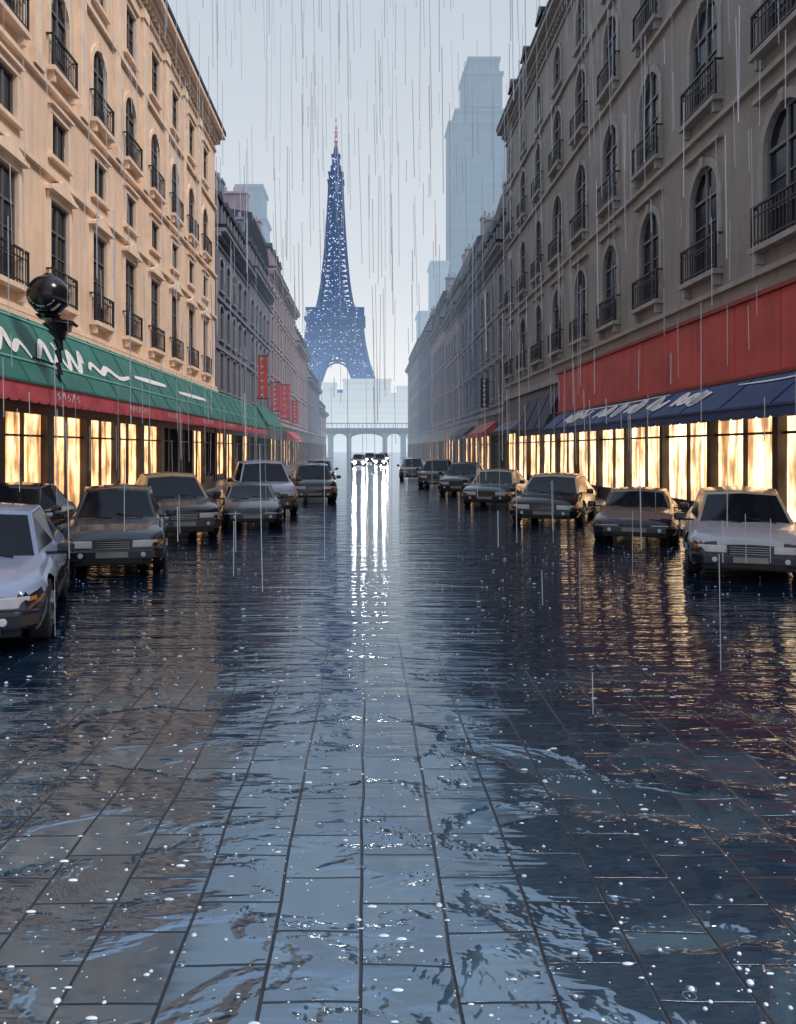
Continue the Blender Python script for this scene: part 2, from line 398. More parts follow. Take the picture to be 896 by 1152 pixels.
P=empty('red_shop_fascia'); mb=MB(); T=Tm(1)
u=2.0
while u<35.4:
    e=min(u+2.05,35.4)
    fbox(mb,T,u,e-.03,3.62,5.28,.21,.55); u=e
mb.obj('fascia_panels',red,P,bevel=.015)
mb=MB(); fbox(mb,T,1.9,35.5,5.28,5.38,.2,.62); fbox(mb,T,1.9,35.5,3.56,3.62,.2,.6); fbox(mb,T,1.9,35.5,3.63,5.27,.2,.5); mb.obj('fascia_moulding',M('dark_red_trim',(.22,.03,.035),.5,haze='street'),P)
aw=awning('blue_shop_awning',1,2,35.2,3.55,2.85,.55,1.35,.2,blue,blue)
f=onplane(1,3.55,2.85,.55,1.35)
L=[]; rr=random.Random(9); u=32
while u>18.5:
    n=rr.randint(3,6); ln=[]; uu=u
    for k in range(n*2):
        ln.append((uu,.5+(.26 if k%2 else -.22)*rr.uniform(.4,1.1))); uu-=rr.uniform(-.08,.62)
    L.append(ln); u=uu-rr.uniform(.1,.5)
strokes(f,L,.40,white,aw,'painted_swirls')
strokes(f,[[(31.8,.86),(27,.84),(22,.88)],[(17.8,.8),(16,.76),(14.6,.82)]],.10,white,aw,'painted_flourish')
awning('navy_shop_awning',1,36.2,43,4.6,2.95,.25,1.0,.25,navy,navy)
awning('navy_shop_awning',1,44.5,51,3.7,3.1,.25,1.0,.2,slateblue,navy)
awning('red_shop_awning',1,54,62,3.9,3.1,.2,1.2,.25,red,red)
awning('navy_shop_awning',1,66,75,3.9,3.1,.2,1.2,.25,navy,navy)
awning('red_shop_awning',-1,87,98,4.0,3.1,.2,1.2,.25,red,pink)

def hsign(name,side,u,v0,v1,w0,w1,mat):
    T=Tm(side); P=empty(name); a=MB(); fbox(a,T,u,u+.16,v0,v1,w0,w1); a.obj('sign_board',mat,P,bevel=.03)
    b=MB(); fbox(b,T,u+.05,u+.11,v1-.25,v1-.2,0,w0); fbox(b,T,u+.05,u+.11,v0+.2,v0+.25,0,w0)
    fbox(b,T,u-.02,u+.18,v1,v1+.05,w0-.02,w1+.02); fbox(b,T,u-.02,u+.18,v0-.05,v0,w0-.02,w1+.02)
    b.obj('bracket',iron,P)
    c=MB(); n=6
    for k in range(n):
        z=v0+(v1-v0)*(k+.5)/n; x0,x1=sorted((side*(W-(w0+w1)/2-.10),side*(W-(w0+w1)/2+.10)))
        c.box(x0,x0+.04,u-.01,u-.003,z-.10,z+.10); c.box(x0+.041,x1,u-.01,u-.003,z-.02+(k%2)*.08,z+.02+(k%2)*.08)
    c.obj('letters',white,P)
hsign('hanging_shop_sign',-1,63.5,6.0,9.4,.3,1.1,red); hsign('hanging_shop_sign',-1,72,5.4,8.0,.3,1.2,pink)
hsign('hanging_shop_sign',-1,80,5.0,8.4,.3,1.3,pink); hsign('hanging_shop_sign',1,57,5.0,7.0,.3,.9,navy)
hsign('hanging_shop_sign',-1,92,5.0,7.5,.3,1.2,red)

# ---------------------------------------------------------------- globe lamp on awning
blk=M('black_gloss_enamel',(.008,.010,.016),.2,.2,spec=.35,coat=.2)
def globe_lamp():
    P=empty('globe_wall_lamp',(-7.75,19.4,0))
    bm=bmesh.new(); bmesh.ops.create_uvsphere(bm,u_segments=32,v_segments=20,radius=.5)
    for v in bm.verts:
        if v.co.z<-.25: v.co.x*=.92; v.co.y*=.92
        v.co.z+=5.72; v.co.x+=.02
    me=bpy.data.meshes.new('globe'); bm.to_mesh(me); bm.free(); me.materials.append(blk)
    for p in me.polygons: p.use_smooth=True
    o=bpy.data.objects.new('globe',me); COL.objects.link(o); o.parent=P
    mb=MB()
    mb.cyl((.02,0,6.22),.16,.08,'z',20,.08); mb.cyl((.02,0,5.2),.2,.1,'z',20,.30)
    prof=[(.03,5.2),(.30,5.1),(.36,5.02),(.24,4.85),(.12,4.65),(.07,4.4),(.05,4.1),(.06,3.8),(.02,3.6)]
    n=18
    for (r0,z0),(r1,z1) in zip(prof,prof[1:]):
        for k in range(n):
            a,b=2*math.pi*k/n,2*math.pi*(k+1)/n
            mb.poly([(r0*math.cos(a)+.25,r0*math.sin(a),z0),(r0*math.cos(b)+.25,r0*math.sin(b),z0),(r1*math.cos(b)+.32,r1*math.sin(b),z1),(r1*math.cos(a)+.32,r1*math.sin(a),z1)])
    for s,l in ((1,.42),(-1,.3)):
        pts=[(0,0),(.14*s,.1),(.3*s,.12),(l*s,.02)]
        for p,q in zip(pts,pts[1:]): mb.beam((.3+p[0],0,4.95+p[1]),(.3+q[0],0,4.95+q[1]),.07)
    mb.beam((.32,0,4.0),(-.6,.0,4.3),.05)
    mb.obj('bracket_stem',blk,P)
    w=MB()
    for k in range(26):
        a=math.radians(-160+k*5); a2=a+math.radians(5)
        for r,t in ((.47,.035),(.36,.02)):
            z=5.75
            p=[(.02+q*math.cos(aa),-math.sqrt(max(0,.512**2-q**2)),z+q*math.sin(aa)) for q,aa in ((r,a),(r,a2),(r-t,a2),(r-t,a))]
            if k%9<7: w.poly(p)
    w.obj('enamel_band',M('pale_enamel',(.6,.62,.66),.3),P)
globe_lamp()

# ---------------------------------------------------------------- ground
def ground_mat():
    m,nt,out=newmat('wet_paving'); p=N(nt,'ShaderNodeBsdfPrincipled')
    g=N(nt,'ShaderNodeNewGeometry'); P=g.outputs['Position']; sp=N(nt,'ShaderNodeSeparateXYZ'); nt.links.new(P,sp.inputs[0])
    X,Y=sp.outputs[0],sp.outputs[1]
    def noise(sx,sy,scale=1,detail=3,dist=0,off=0):
        mp=N(nt,'ShaderNodeMapping'); mp.inputs['Scale'].default_value=(sx,sy,1); mp.inputs['Location'].default_value=(off,off*.7,0); nt.links.new(P,mp.inputs[0])
        n=N(nt,'ShaderNodeTexNoise'); n.inputs['Scale'].default_value=scale; n.inputs['Detail'].default_value=detail; n.inputs['Distortion'].default_value=dist
        nt.links.new(mp.outputs[0],n.inputs['Vector']); return n.outputs[0]
    wob=noise(.9,.9,1,2)
    cb=N(nt,'ShaderNodeCombineXYZ'); nt.links.new(math_(nt,'ADD',Y,math_(nt,'MULTIPLY',wob,.10)),cb.inputs[0]); nt.links.new(math_(nt,'ADD',X,math_(nt,'MULTIPLY',wob,.05)),cb.inputs[1])
    br=N(nt,'ShaderNodeTexBrick'); nt.links.new(cb.outputs[0],br.inputs[0]); br.inputs['Scale'].default_value=1
    br.inputs['Brick Width'].default_value=.42; br.inputs['Row Height'].default_value=.36; br.inputs['Mortar Size'].default_value=.008; br.inputs['Mortar Smooth'].default_value=.5
    br.inputs['Color1'].default_value=(.022,.048,.080,1); br.inputs['Color2'].default_value=(.055,.100,.145,1); br.inputs['Mortar'].default_value=(.001,.004,.010,1)
    mort=br.outputs['Fac']
    edge=math_(nt,'ADD',Y,math_(nt,'MULTIPLY',math_(nt,'SUBTRACT',noise(.7,.7,1,4),.5),9))
    mr=N(nt,'ShaderNodeMapRange',interpolation_type='SMOOTHSTEP'); mr.inputs[1].default_value=4.0; mr.inputs[2].default_value=8.4; mr.inputs[3].default_value=1; mr.inputs[4].default_value=0; nt.links.new(edge,mr.inputs[0])
    slab=mr.outputs[0]
    pud=N(nt,'ShaderNodeMapRange',interpolation_type='SMOOTHSTEP'); pud.inputs[1].default_value=.44; pud.inputs[2].default_value=.52; nt.links.new(noise(1.1,1.6,1,5,.4,5),pud.inputs[0])
    dry=math_(nt,'MULTIPLY',slab,math_(nt,'SUBTRACT',1.0,math_(nt,'MULTIPLY',pud.outputs[0],.65)))
    col=mixc(nt,dry,(.003,.012,.034),br.outputs['Color'])
    sm=noise(5,5,1,6,0,9)
    col=mixc(nt,.45,col,sm,'OVERLAY')
    nt.links.new(col,p.inputs['Base Color'])
    ro=math_(nt,'ADD',.03,math_(nt,'MULTIPLY',dry,math_(nt,'ADD',.02,math_(nt,'MULTIPLY',noise(4,4,1,5),.14))))
    ro=math_(nt,'ADD',ro,math_(nt,'MULTIPLY',math_(nt,'MULTIPLY',mort,slab),.35))
    nt.links.new(ro,p.inputs['Roughness'])
    w1=math_(nt,'MULTIPLY',noise(1.1,6.5,1,2,.5),.021)
    w2=math_(nt,'MULTIPLY',noise(.30,1.7,1,2,.2,3),.030)
    w3=math_(nt,'MULTIPLY',noise(4,20,1,2,.2,1),.0030)
    wv=math_(nt,'ADD',math_(nt,'ADD',w1,w2),w3)
    wv=math_(nt,'MULTIPLY',wv,math_(nt,'SUBTRACT',1.0,math_(nt,'MULTIPLY',dry,.8)))
    h=math_(nt,'SUBTRACT',wv,math_(nt,'MULTIPLY',math_(nt,'MULTIPLY',mort,slab),.006))
    b=N(nt,'ShaderNodeBump'); b.inputs['Strength'].default_value=1; b.inputs['Distance'].default_value=1; nt.links.new(h,b.inputs['Height']); nt.links.new(b.outputs[0],p.inputs['Normal'])
    p.inputs['IOR'].default_value=3.3; p.inputs['Specular Tint'].default_value=(.68,.84,1,1)
    sl=math_(nt,'SUBTRACT',.5,math_(nt,'MULTIPLY',math_(nt,'MULTIPLY',mort,slab),.38)); nt.links.new(sl,p.inputs['Specular IOR Level'])
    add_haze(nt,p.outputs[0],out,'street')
    return m
gm=ground_mat()
mb=MB(); mb.poly([(-1500,-300,0),(1500,-300,0),(1500,3000,0),(-1500,3000,0)]); mb.obj('wet_street_ground',gm)
kerb=M('granite_pavement',(.05,.06,.08),.3,.25,3,bump=.01,haze='street')
kst=M('kerb_granite',(.07,.08,.10),.35,.2,haze='street')
for s,nm in ((-1,'pavement'),(1,'pavement')):
    P=empty(nm); mb=MB(); x0,x1=sorted((s*7.55,s*20)); mb.box(x0,x1,-20,178,-.05,.12); mb.obj('flagstones',kerb,P)
    mb=MB(); q=-10
    while q<178:
        x0,x1=sorted((s*7.35,s*7.547)); mb.box(x0,x1,q,q+1.47,-.05,.125); q+=1.5
    mb.obj('kerbstones',kst,P,bevel=.012)

# ---------------------------------------------------------------- distant things
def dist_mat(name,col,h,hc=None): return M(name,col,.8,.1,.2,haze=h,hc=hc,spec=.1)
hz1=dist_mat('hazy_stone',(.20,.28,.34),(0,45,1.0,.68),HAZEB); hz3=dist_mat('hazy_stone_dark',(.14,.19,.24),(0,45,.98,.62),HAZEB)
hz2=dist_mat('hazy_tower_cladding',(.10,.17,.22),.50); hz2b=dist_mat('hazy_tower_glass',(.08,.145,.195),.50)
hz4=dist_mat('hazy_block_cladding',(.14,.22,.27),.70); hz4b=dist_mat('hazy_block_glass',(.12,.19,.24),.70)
def highrise(name,blocks,y,m1,m2,wn=True):
    P=empty(name); a,b=MB(),MB()
    for x0,x1,z0,z1,dy in blocks:
        a.box(x0,x1,y-dy,y+14,z0,z1)
        a.box(x0-.5,x1+.5,y-dy-.5,y+14.5,z1,z1+1.0)
        z=z0+2
        if wn:
            while z<z1-2:
                x=x0+1
                while x<x1-1.2:
                    b.box(x,x+1.3,y-dy-.06,y-dy-.002,z,z+1.7); x+=2.2
                z+=3.4
    a.obj('cladding',m1,P); b.obj('windows',m2,P)
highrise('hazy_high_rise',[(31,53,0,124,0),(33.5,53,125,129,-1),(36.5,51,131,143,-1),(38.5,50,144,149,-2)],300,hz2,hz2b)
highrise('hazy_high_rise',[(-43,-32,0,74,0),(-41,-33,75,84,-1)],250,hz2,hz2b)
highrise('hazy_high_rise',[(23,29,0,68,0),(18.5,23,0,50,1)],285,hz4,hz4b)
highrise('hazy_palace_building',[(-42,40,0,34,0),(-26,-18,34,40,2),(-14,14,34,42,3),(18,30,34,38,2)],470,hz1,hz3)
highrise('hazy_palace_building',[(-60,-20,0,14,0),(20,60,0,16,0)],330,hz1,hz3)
P=empty('stone_bridge'); a,b=MB(),MB(); by=184
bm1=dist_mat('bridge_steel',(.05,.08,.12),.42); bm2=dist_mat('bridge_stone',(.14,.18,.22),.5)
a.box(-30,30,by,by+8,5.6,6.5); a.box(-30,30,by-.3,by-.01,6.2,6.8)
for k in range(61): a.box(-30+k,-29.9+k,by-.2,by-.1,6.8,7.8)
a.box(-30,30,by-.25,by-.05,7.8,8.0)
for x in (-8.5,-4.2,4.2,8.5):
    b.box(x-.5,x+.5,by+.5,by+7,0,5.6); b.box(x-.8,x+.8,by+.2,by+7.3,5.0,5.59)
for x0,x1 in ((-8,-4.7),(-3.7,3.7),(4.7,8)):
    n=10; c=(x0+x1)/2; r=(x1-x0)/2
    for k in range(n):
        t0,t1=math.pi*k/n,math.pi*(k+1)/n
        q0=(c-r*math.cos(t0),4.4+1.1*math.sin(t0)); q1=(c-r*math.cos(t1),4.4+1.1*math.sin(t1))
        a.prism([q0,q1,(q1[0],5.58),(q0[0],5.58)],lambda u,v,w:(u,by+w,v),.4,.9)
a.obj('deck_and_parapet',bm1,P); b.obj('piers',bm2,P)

def tower():
    P=empty('eiffel_tower',(-31,800,0)); mb=MB(); pl=MB(); lm=MB(); R=random.Random(2)
    prof=[(0,62,38),(25,53,31),(50,43,24),(71,37,17.5),(82,33.5,13.5),(93,31,9),(104,28.8,0),(116,27.3,0),(127,26.2,0)]
    def li(z,k):
        for A,B in zip(prof,prof[1:]):
            if A[0]<=z<=B[0]: return A[k]+(B[k]-A[k])*(z-A[0])/(B[0]-A[0])
    hw=lambda z:li(z,1); inn=lambda z:li(z,2)
    zs=[0,13,26,38,50,60,71,82,93,104,116,127]
    def lamp(p,s=.8):
        lm.box(p[0]-s/2,p[0]+s/2,p[1]-s/2-1.2,p[1]+s/2-1.2,p[2]-s/2,p[2]+s/2)
    for s1 in (-1,1):
        for s2 in (-1,1):
            for z0,z1 in zip(zs,zs[1:]):
                A=[(s1*p,s2*q,z0) for p in (hw(z0),inn(z0)) for q in (hw(z0),inn(z0))]
                B=[(s1*p,s2*q,z1) for p in (hw(z1),inn(z1)) for q in (hw(z1),inn(z1))]
                for i in range(4): mb.beam(A[i],B[i],2.4)
                for i,j in ((0,1),(0,2),(3,1),(3,2)):
                    mb.beam(A[i],B[j],1.2); mb.beam(A[j],B[i],1.2); mb.beam(B[i],B[j],1.5)
                    mb.beam([(A[i][k]+A[j][k])/2 for k in range(3)],[(B[i][k]+B[j][k])/2 for k in range(3)],.9)
                if s2<0:
                    for _ in range(5):
                        t=R.random(); lamp((s1*(inn(z0)+(hw(z0)-inn(z0))*t),-hw(z0),R.uniform(z0,z1)),R.uniform(.4,.8))
    for s in (-1,1):
        for ax in (0,1):
            def pt(t,z,s=s,ax=ax):
                h=hw(z); return (t*h,s*h,z) if ax==0 else (s*h,t*h,z)
            for z0,z1 in ((93,99),(99,104),(104,110),(110,116),(116,122),(122,127)):
                n=12
                mb.beam(pt(-1,z0),pt(1,z0),1.3); mb.beam(pt(-1,z1),pt(1,z1),1.3)
                for k in range(n):
                    t0=-1+2*k/n;t1=-1+2*(k+1)/n
                    mb.beam(pt(t0,z0),pt(t1,z1),1.1); mb.beam(pt(t1,z0),pt(t0,z1),1.1)
                    if s<0 and ax==0 and R.random()<.8: lamp(pt(t0+R.uniform(-.05,.05),z0+R.uniform(-2,2)),R.uniform(.4,.9))
            n=20
            for k in range(n):
                a0=math.pi*k/n; a1=math.pi*(k+1)/n
                for r,zb,hh in ((19.5,60,31.5),(22,60,34.5)):
                    p0=(-r*math.cos(a0),zb+hh*math.sin(a0)); p1=(-r*math.cos(a1),zb+hh*math.sin(a1))
                    q0=(p0[0],s*hw(p0[1])*.98,p0[1]); q1=(p1[0],s*hw(p1[1])*.98,p1[1])
                    if ax: q0=(q0[1],q0[0],q0[2]); q1=(q1[1],q1[0],q1[2])
                    mb.beam(q0,q1,1.6)
    h=46
    for s in (-1,1):
        y0,y1=sorted((s*(h-5),s*h)); pl.box(-h,h,y0,y1,53,58); pl.box(y0,y1,-h+5.01,h-5.01,53.01,57.99)
    pl.box(-29.5,29.5,-29.5,29.5,127,130.2); pl.box(-27,27,-27,27,131,136)
    for k in range(26):
        x=-28+k*56/25
        for s in (-1,1): pl.box(x-.3,x+.3,s*28-.3,s*28+.3,130.2,138)
    pl.box(-28.4,28.4,-28.4,28.4,138,139)
    sh=[(136,18.5),(145,16.6),(155,14.8),(165,13.3),(175,12.2),(185,11.2),(196,10.2),(207,9.3),(218,8.5),(230,7.8),(242,7.1),(254,6.5),(264,6.1)]
    zz=[]
    for (a,b),(c,d) in zip(sh,sh[1:]): zz+= [(a,b),((a+c)/2,(b+d)/2)]
    zz.append(sh[-1])
    for (z0,h0),(z1,h1) in zip(zz,zz[1:]):
        C0=[(-h0,-h0,z0),(h0,-h0,z0),(h0,h0,z0),(-h0,h0,z0)]; C1=[(-h1,-h1,z1),(h1,-h1,z1),(h1,h1,z1),(-h1,h1,z1)]
        for i in range(4):
            j=(i+1)%4; mb.beam(C0[i],C1[i],3.0); mb.beam(C1[i],C1[j],1.3); mb.beam(C0[i],C1[j],1.5); mb.beam(C0[j],C1[i],1.5)
            k0=[(C0[i][q]+C0[j][q])/2 for q in range(3)]; k1=[(C1[i][q]+C1[j][q])/2 for q in range(3)]
            mb.beam(k0,k1,2.2)
        for _ in range(7):
            t=R.uniform(-1,1); lamp((t*h0,-h0,R.uniform(z0,z1)),R.uniform(.4,.95))
    pl.box(-7.6,7.6,-7.6,7.6,264,268); pl.box(-8.4,8.4,-8.4,8.4,268,269.2); pl.box(-6.8,6.8,-6.8,6.8,269.2,276); pl.box(-7.6,7.6,-7.6,7.6,276,277.2)
    pl.box(-5.2,5.2,-5.2,5.2,277.2,284); pl.box(-3.8,3.8,-3.8,3.8,284,294); pl.box(-4.6,4.6,-4.6,4.6,294,295.5); pl.cyl((0,0,300),3,9,'z',10,1.8)
    for z in (266,272,281,289):
        for _ in range(6): lamp((R.uniform(-5,5) if z<280 else R.uniform(-3,3),-8 if z<275 else -5,z+R.uniform(-2,2)),.8)
    for k in range(34): lamp((R.uniform(-27,27),-29.5,R.uniform(128,137)),.7)
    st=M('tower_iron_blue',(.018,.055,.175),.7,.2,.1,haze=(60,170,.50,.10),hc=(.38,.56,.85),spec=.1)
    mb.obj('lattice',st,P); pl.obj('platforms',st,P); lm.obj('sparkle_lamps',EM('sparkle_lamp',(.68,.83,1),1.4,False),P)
    r,w=MB(),MB()
    for k in range(7): (r if k%2==0 else w).cyl((0,0,306.5+k*4),1.3-.12*k,4,'z',8)
    r.box(-1.8,1.8,-1.8,1.8,309,310); r.box(-1.6,1.6,-1.6,1.6,318,319)
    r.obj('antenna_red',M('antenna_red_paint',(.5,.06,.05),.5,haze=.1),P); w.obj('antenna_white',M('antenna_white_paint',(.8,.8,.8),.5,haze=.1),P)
tower()

# ---------------------------------------------------------------- cars
tyre=M('tyre_rubber',(.012,.012,.014),.8,.2); rim=M('wheel_alloy',(.20,.21,.23),.35,.1,metal=.8)
cglass=M('car_glass',(.006,.009,.016),.08,.1,spec=.20); blackp=M('black_plastic',(.008,.009,.013),.5,.1)
headm=M('headlamp_glass',(.50,.53,.58),.1,.15,spec=.8); amber=M('indicator_lens',(.50,.18,.03),.2); tail=M('tail_lens',(.35,.01,.012),.2)
platem=M('number_plate',(.22,.22,.22),.5); chrome=M('chrome',(.3,.31,.33),.2,.05,metal=1)
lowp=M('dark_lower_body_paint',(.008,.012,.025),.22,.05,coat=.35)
added_headlit=EM('added_headlamp_glow',(1,.96,.90),170,False)  # strong emission added to draw the white streak on the wet street
def lerp(tab,x):
    for (a,b),(c,d) in zip(tab,tab[1:]):
        if x<=c: return b+(d-b)*(x-a)/(c-a)
    return tab[-1][1]
KIND={
 'sedan':dict(up=[(0,.52),(.005,.60),(.015,.655),(.04,.70),(.12,.765),(.27,.84),(.32,.88),(.78,.92),(.94,.90),(.975,.87),(.99,.82),(1,.72)],base=(.26,.86),roof=(.43,.70),B=.56),
 'suv':dict(up=[(0,.62),(.006,.74),(.018,.81),(.05,.88),(.12,.94),(.22,.98),(.3,1.0),(.95,1.03),(.985,.98),(1,.86)],base=(.21,.975),roof=(.37,.88),B=.58),
 'hatch':dict(up=[(0,.50),(.006,.61),(.018,.67),(.05,.73),(.12,.79),(.24,.86),(.3,.89),(.93,.94),(.98,.89),(1,.76)],base=(.23,.96),roof=(.41,.80),B=.62),
 'sport':dict(up=[(0,.42),(.006,.50),(.02,.56),(.06,.62),(.14,.70),(.28,.76),(.33,.80),(.78,.84),(.95,.82),(.985,.78),(1,.66)],base=(.27,.90),roof=(.47,.66),B=.60)}
def car(loc,yaw,L,Wd,H,kind,bodym,roofmt=None,lights=None,name='parked_car',low=None):
    K=KIND[kind]; P=empty(name,(loc[0],loc[1],.0)); P.rotation_euler=(0,0,math.radians(yaw))
    sc=H/({'sedan':1.38,'suv':1.65,'hatch':1.42,'sport':1.22}[kind])
    wr=.32*min(1.1,sc) if kind!='suv' else .36; ar=wr+.055
    yw=(.19*L,.80*L)
    ys=set([0,.003*L,.008*L,.016*L,.028*L,.045*L,L,.997*L,.99*L,.975*L,.95*L])
    for k in range(41): ys.add(L*k/40)
    for c in yw:
        for k in range(13): ys.add(c-ar*math.cos(math.pi*k/12))
    ys=sorted(ys)
    yy=[ys[0]]
    for y in ys[1:]:
        if y-yy[-1]>.004: yy.append(y)
    sill=.21
    def plan(y):
        e=abs(2*y/L-1); return 1-.06*e**3-.16*e**14
    def sec(s): return lerp([(0,.93),(.2,.985),(.5,1.0),(.62,.992),(.70,.975),(.82,.945),(.92,.90),(1,.84)],s)
    rows=[0,.12,.3,.5,.6,.7,.82,.92,1]; xs=[.75,.45,0,-.45,-.75]
    mb=MB(); rings=[]
    for y in yy:
        up=lerp(K['up'],y/L)*sc; lo=sill if .03*L<y<.97*L else sill+.05
        for c in yw:
            if abs(y-c)<ar: lo=max(lo,wr+math.sqrt(ar*ar-(y-c)**2))
        ring=[]; half=Wd/2*plan(y); side=[]
        for t in rows:
            z=lo+(up-lo)*t; s=(z-sill)/(up-sill); side.append((half*sec(s),z))
        for x,z in side: ring.append((x,y,z))
        xt=side[-1][0]
        for f_ in xs: ring.append((xt*f_,y,up+.045*(1-f_*f_)))
        for x,z in reversed(side): ring.append((-x,y,z))
        rings.append(ring)
    n=len(rings[0])
    for r in rings: mb.v+=r
    for i in range(len(rings)-1):
        for k in range(n-1): mb.f.append((i*n+k,i*n+k+1,(i+1)*n+k+1,(i+1)*n+k))
    mb.f.append(tuple(range(n))); mb.f.append(tuple((len(rings)-1)*n+k for k in range(n)))
    o=mb.obj('body_shell',bodym,P)
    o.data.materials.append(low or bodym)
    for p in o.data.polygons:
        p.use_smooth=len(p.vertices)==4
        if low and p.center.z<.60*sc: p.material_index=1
    try: o.data.set_sharp_from_angle(angle=math.radians(38))
    except Exception: pass
    b0,b1=K['base'][0]*L,K['base'][1]*L; r0,r1=K['roof'][0]*L,K['roof'][1]*L; bm_=K['B']*L
    zb0=lerp(K['up'],K['base'][0])*sc-.02; zb1=lerp(K['up'],K['base'][1])*sc-.02; zbm=lerp(K['up'],K['B'])*sc-.02
    xb=Wd*.440; xr=Wd*.345; zr_=H
    bm=bmesh.new(); V={}
    for s in (1,-1):
        V[s]=[bm.verts.new((s*xb*.92,b0,zb0)),bm.verts.new((s*xb,bm_,zbm)),bm.verts.new((s*xb*.94,b1,zb1)),
              bm.verts.new((s*xr*.92,r0,zr_-.07)),bm.verts.new((s*xr,(r0+r1)/2*.5+bm_*.5,zr_-.03)),bm.verts.new((s*xr*.93,r1,zr_-.07))]
    Cf=bm.verts.new((0,r0-.10,zr_-.03)); Cm=bm.verts.new((0,(r0+r1)/2,zr_+.025)); Cr=bm.verts.new((0,r1+.07,zr_-.035)); Bf=bm.verts.new((0,b0-.17,zb0+.02)); Br=bm.verts.new((0,b1+.06,zb1+.02))
    a,b=V[1],V[-1]
    ws=[bm.faces.new((a[0],Bf,Cf,a[3])),bm.faces.new((Bf,b[0],b[3],Cf))]
    rg=[bm.faces.new((a[2],a[5],Cr,Br)),bm.faces.new((Br,Cr,b[5],b[2]))]
    rf=[bm.faces.new((a[3],Cf,Cm,a[4])),bm.faces.new((Cf,b[3],b[4],Cm)),bm.faces.new((a[4],Cm,Cr,a[5])),bm.faces.new((Cm,b[4],b[5],Cr))]
    sg=[]
    for q in (a,b): sg+=[bm.faces.new((q[0],q[1],q[4],q[3])),bm.faces.new((q[1],q[2],q[5],q[4]))]
    bmesh.ops.recalc_face_normals(bm,faces=bm.faces)
    for fc in sg:
        bmesh.ops.inset_individual(bm,faces=[fc],thickness=.045,depth=-.012); fc.material_index=1
    for grp in (ws,rg):
        bmesh.ops.inset_region(bm,faces=grp,thickness=.05,depth=-.012,use_even_offset=True)
        for fc in grp: fc.material_index=1; fc.smooth=True
    for fc in rf: fc.material_index=2; fc.smooth=True
    me=bpy.data.meshes.new('cabin'); bm.to_mesh(me); bm.free()
    for mt in (roofmt or bodym,cglass,roofmt or bodym): me.materials.append(mt)
    o=bpy.data.objects.new('cabin',me); COL.objects.link(o); o.parent=P
    bv=o.modifiers.new('b','BEVEL'); bv.width=.05; bv.segments=4; bv.limit_method='ANGLE'; bv.angle_limit=math.radians(28)
    d=MB(); d.box(-Wd/2+.26,Wd/2-.26,.08,L-.08,.17,.50*sc); d.box(-Wd/2+.06,Wd/2-.06,yw[0]+ar+.03,yw[1]-ar-.03,.19,.5)
    zf=.56*sc if kind!='suv' else .68*sc
    if kind=='sport': zf=.44*sc
    fw=Wd/2*.76
    d.box(-fw*.43,fw*.43,-.02,.03,zf-.12,zf+.02)
    d.box(-fw*.7,fw*.7,-.108,.02,.22,.30*sc)
    d.beam((-.05,b0-.14,zb0+.05),(-.5,b0+.02,zb0+.09),.018); d.beam((.45,b0-.08,zb0+.05),(.02,b0,zb0+.12),.018)
    for y in (b0+.10,bm_,b1-.42 if kind!='suv' else b1-.75):
        hx=Wd/2*plan(y)
        for s in (-1,1):
            d.hexa([(s*(hx*.96),y,.28),(s*(hx*.985+.006),y,.28),(s*(hx*.985+.006),y+.012,.28),(s*(hx*.96),y+.012,.28),(s*(hx*.975),y,.55*sc),(s*(hx*1.0+.004),y,.55*sc),(s*(hx*1.0+.004),y+.012,.55*sc),(s*(hx*.975),y+.012,.55*sc)])
    for s in (-1,1):
        d.box(*sorted((s*(Wd/2-.02),s*(Wd/2+.012))),yw[0]+ar+.05,yw[1]-ar-.05,.36*sc,.42*sc)
        d.box(*sorted((s*(xb-.03),s*(Wd/2+.02))),b0+.22,b0+.27,zb0+.03,zb0+.06)
    d.obj('trim_and_underbody',blackp,P)
    m=MB()
    for s in (-1,1): m.box(*sorted((s*(Wd/2-.01),s*(Wd/2+.17))),b0+.18,b0+.30,zb0+.03,zb0+.16)
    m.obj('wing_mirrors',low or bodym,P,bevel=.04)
    b=MB()
    for s0,y0,y1 in ((0,-.10,.14),(1,L-.14,L+.10)):
        yf=y0 if s0==0 else y1; yb=y1 if s0==0 else y0; hw_=Wd/2
        pts=[(-hw_*.93,yb),(-hw_*.90,yf*.4+yb*.6),(-hw_*.72,yf),(hw_*.72,yf),(hw_*.90,yf*.4+yb*.6),(hw_*.93,yb)]
        b.prism(pts,lambda u,v,w:(u,v,w),.27*sc,.45*sc)
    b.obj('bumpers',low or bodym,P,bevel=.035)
    g=MB()
    for k in range(4): g.box(-fw*.41,fw*.41,-.028,-.015,zf-.105+k*.033,zf-.095+k*.033)
    for s in (-1,1): g.box(*sorted((s*Wd/2*.975,s*(Wd/2+.02))),bm_-.28,bm_-.12,.62*sc,.645*sc)
    g.obj('grille_bars',chrome,P)
    h,am,tl=MB(),MB(),MB()
    for s in (-1,1):
        h.prism([(s*fw*.47,-.03),(s*fw*.85,-.025),(s*fw*1.06,.05),(s*fw*1.06,.12),(s*fw*.47,.05)],lambda u,v,w:(u,v,w),zf-.09,zf+.02)
        am.prism([(s*fw*1.065,.052),(s*fw*1.14,.12),(s*fw*1.14,.17),(s*fw*1.065,.14)],lambda u,v,w:(u,v,w),zf-.09,zf+.015)
        h.cyl((s*fw*.72,-.112,.36*sc),.04,.03,'y',14)
        tl.box(*sorted((s*fw*.5,s*fw*1.06)),L-.07,L+.02,.60*sc,.72*sc)
    h.obj('headlamps',lights or headm,P,bevel=.012); am.obj('indicators',amber,P); tl.obj('tail_lamps',tail,P)
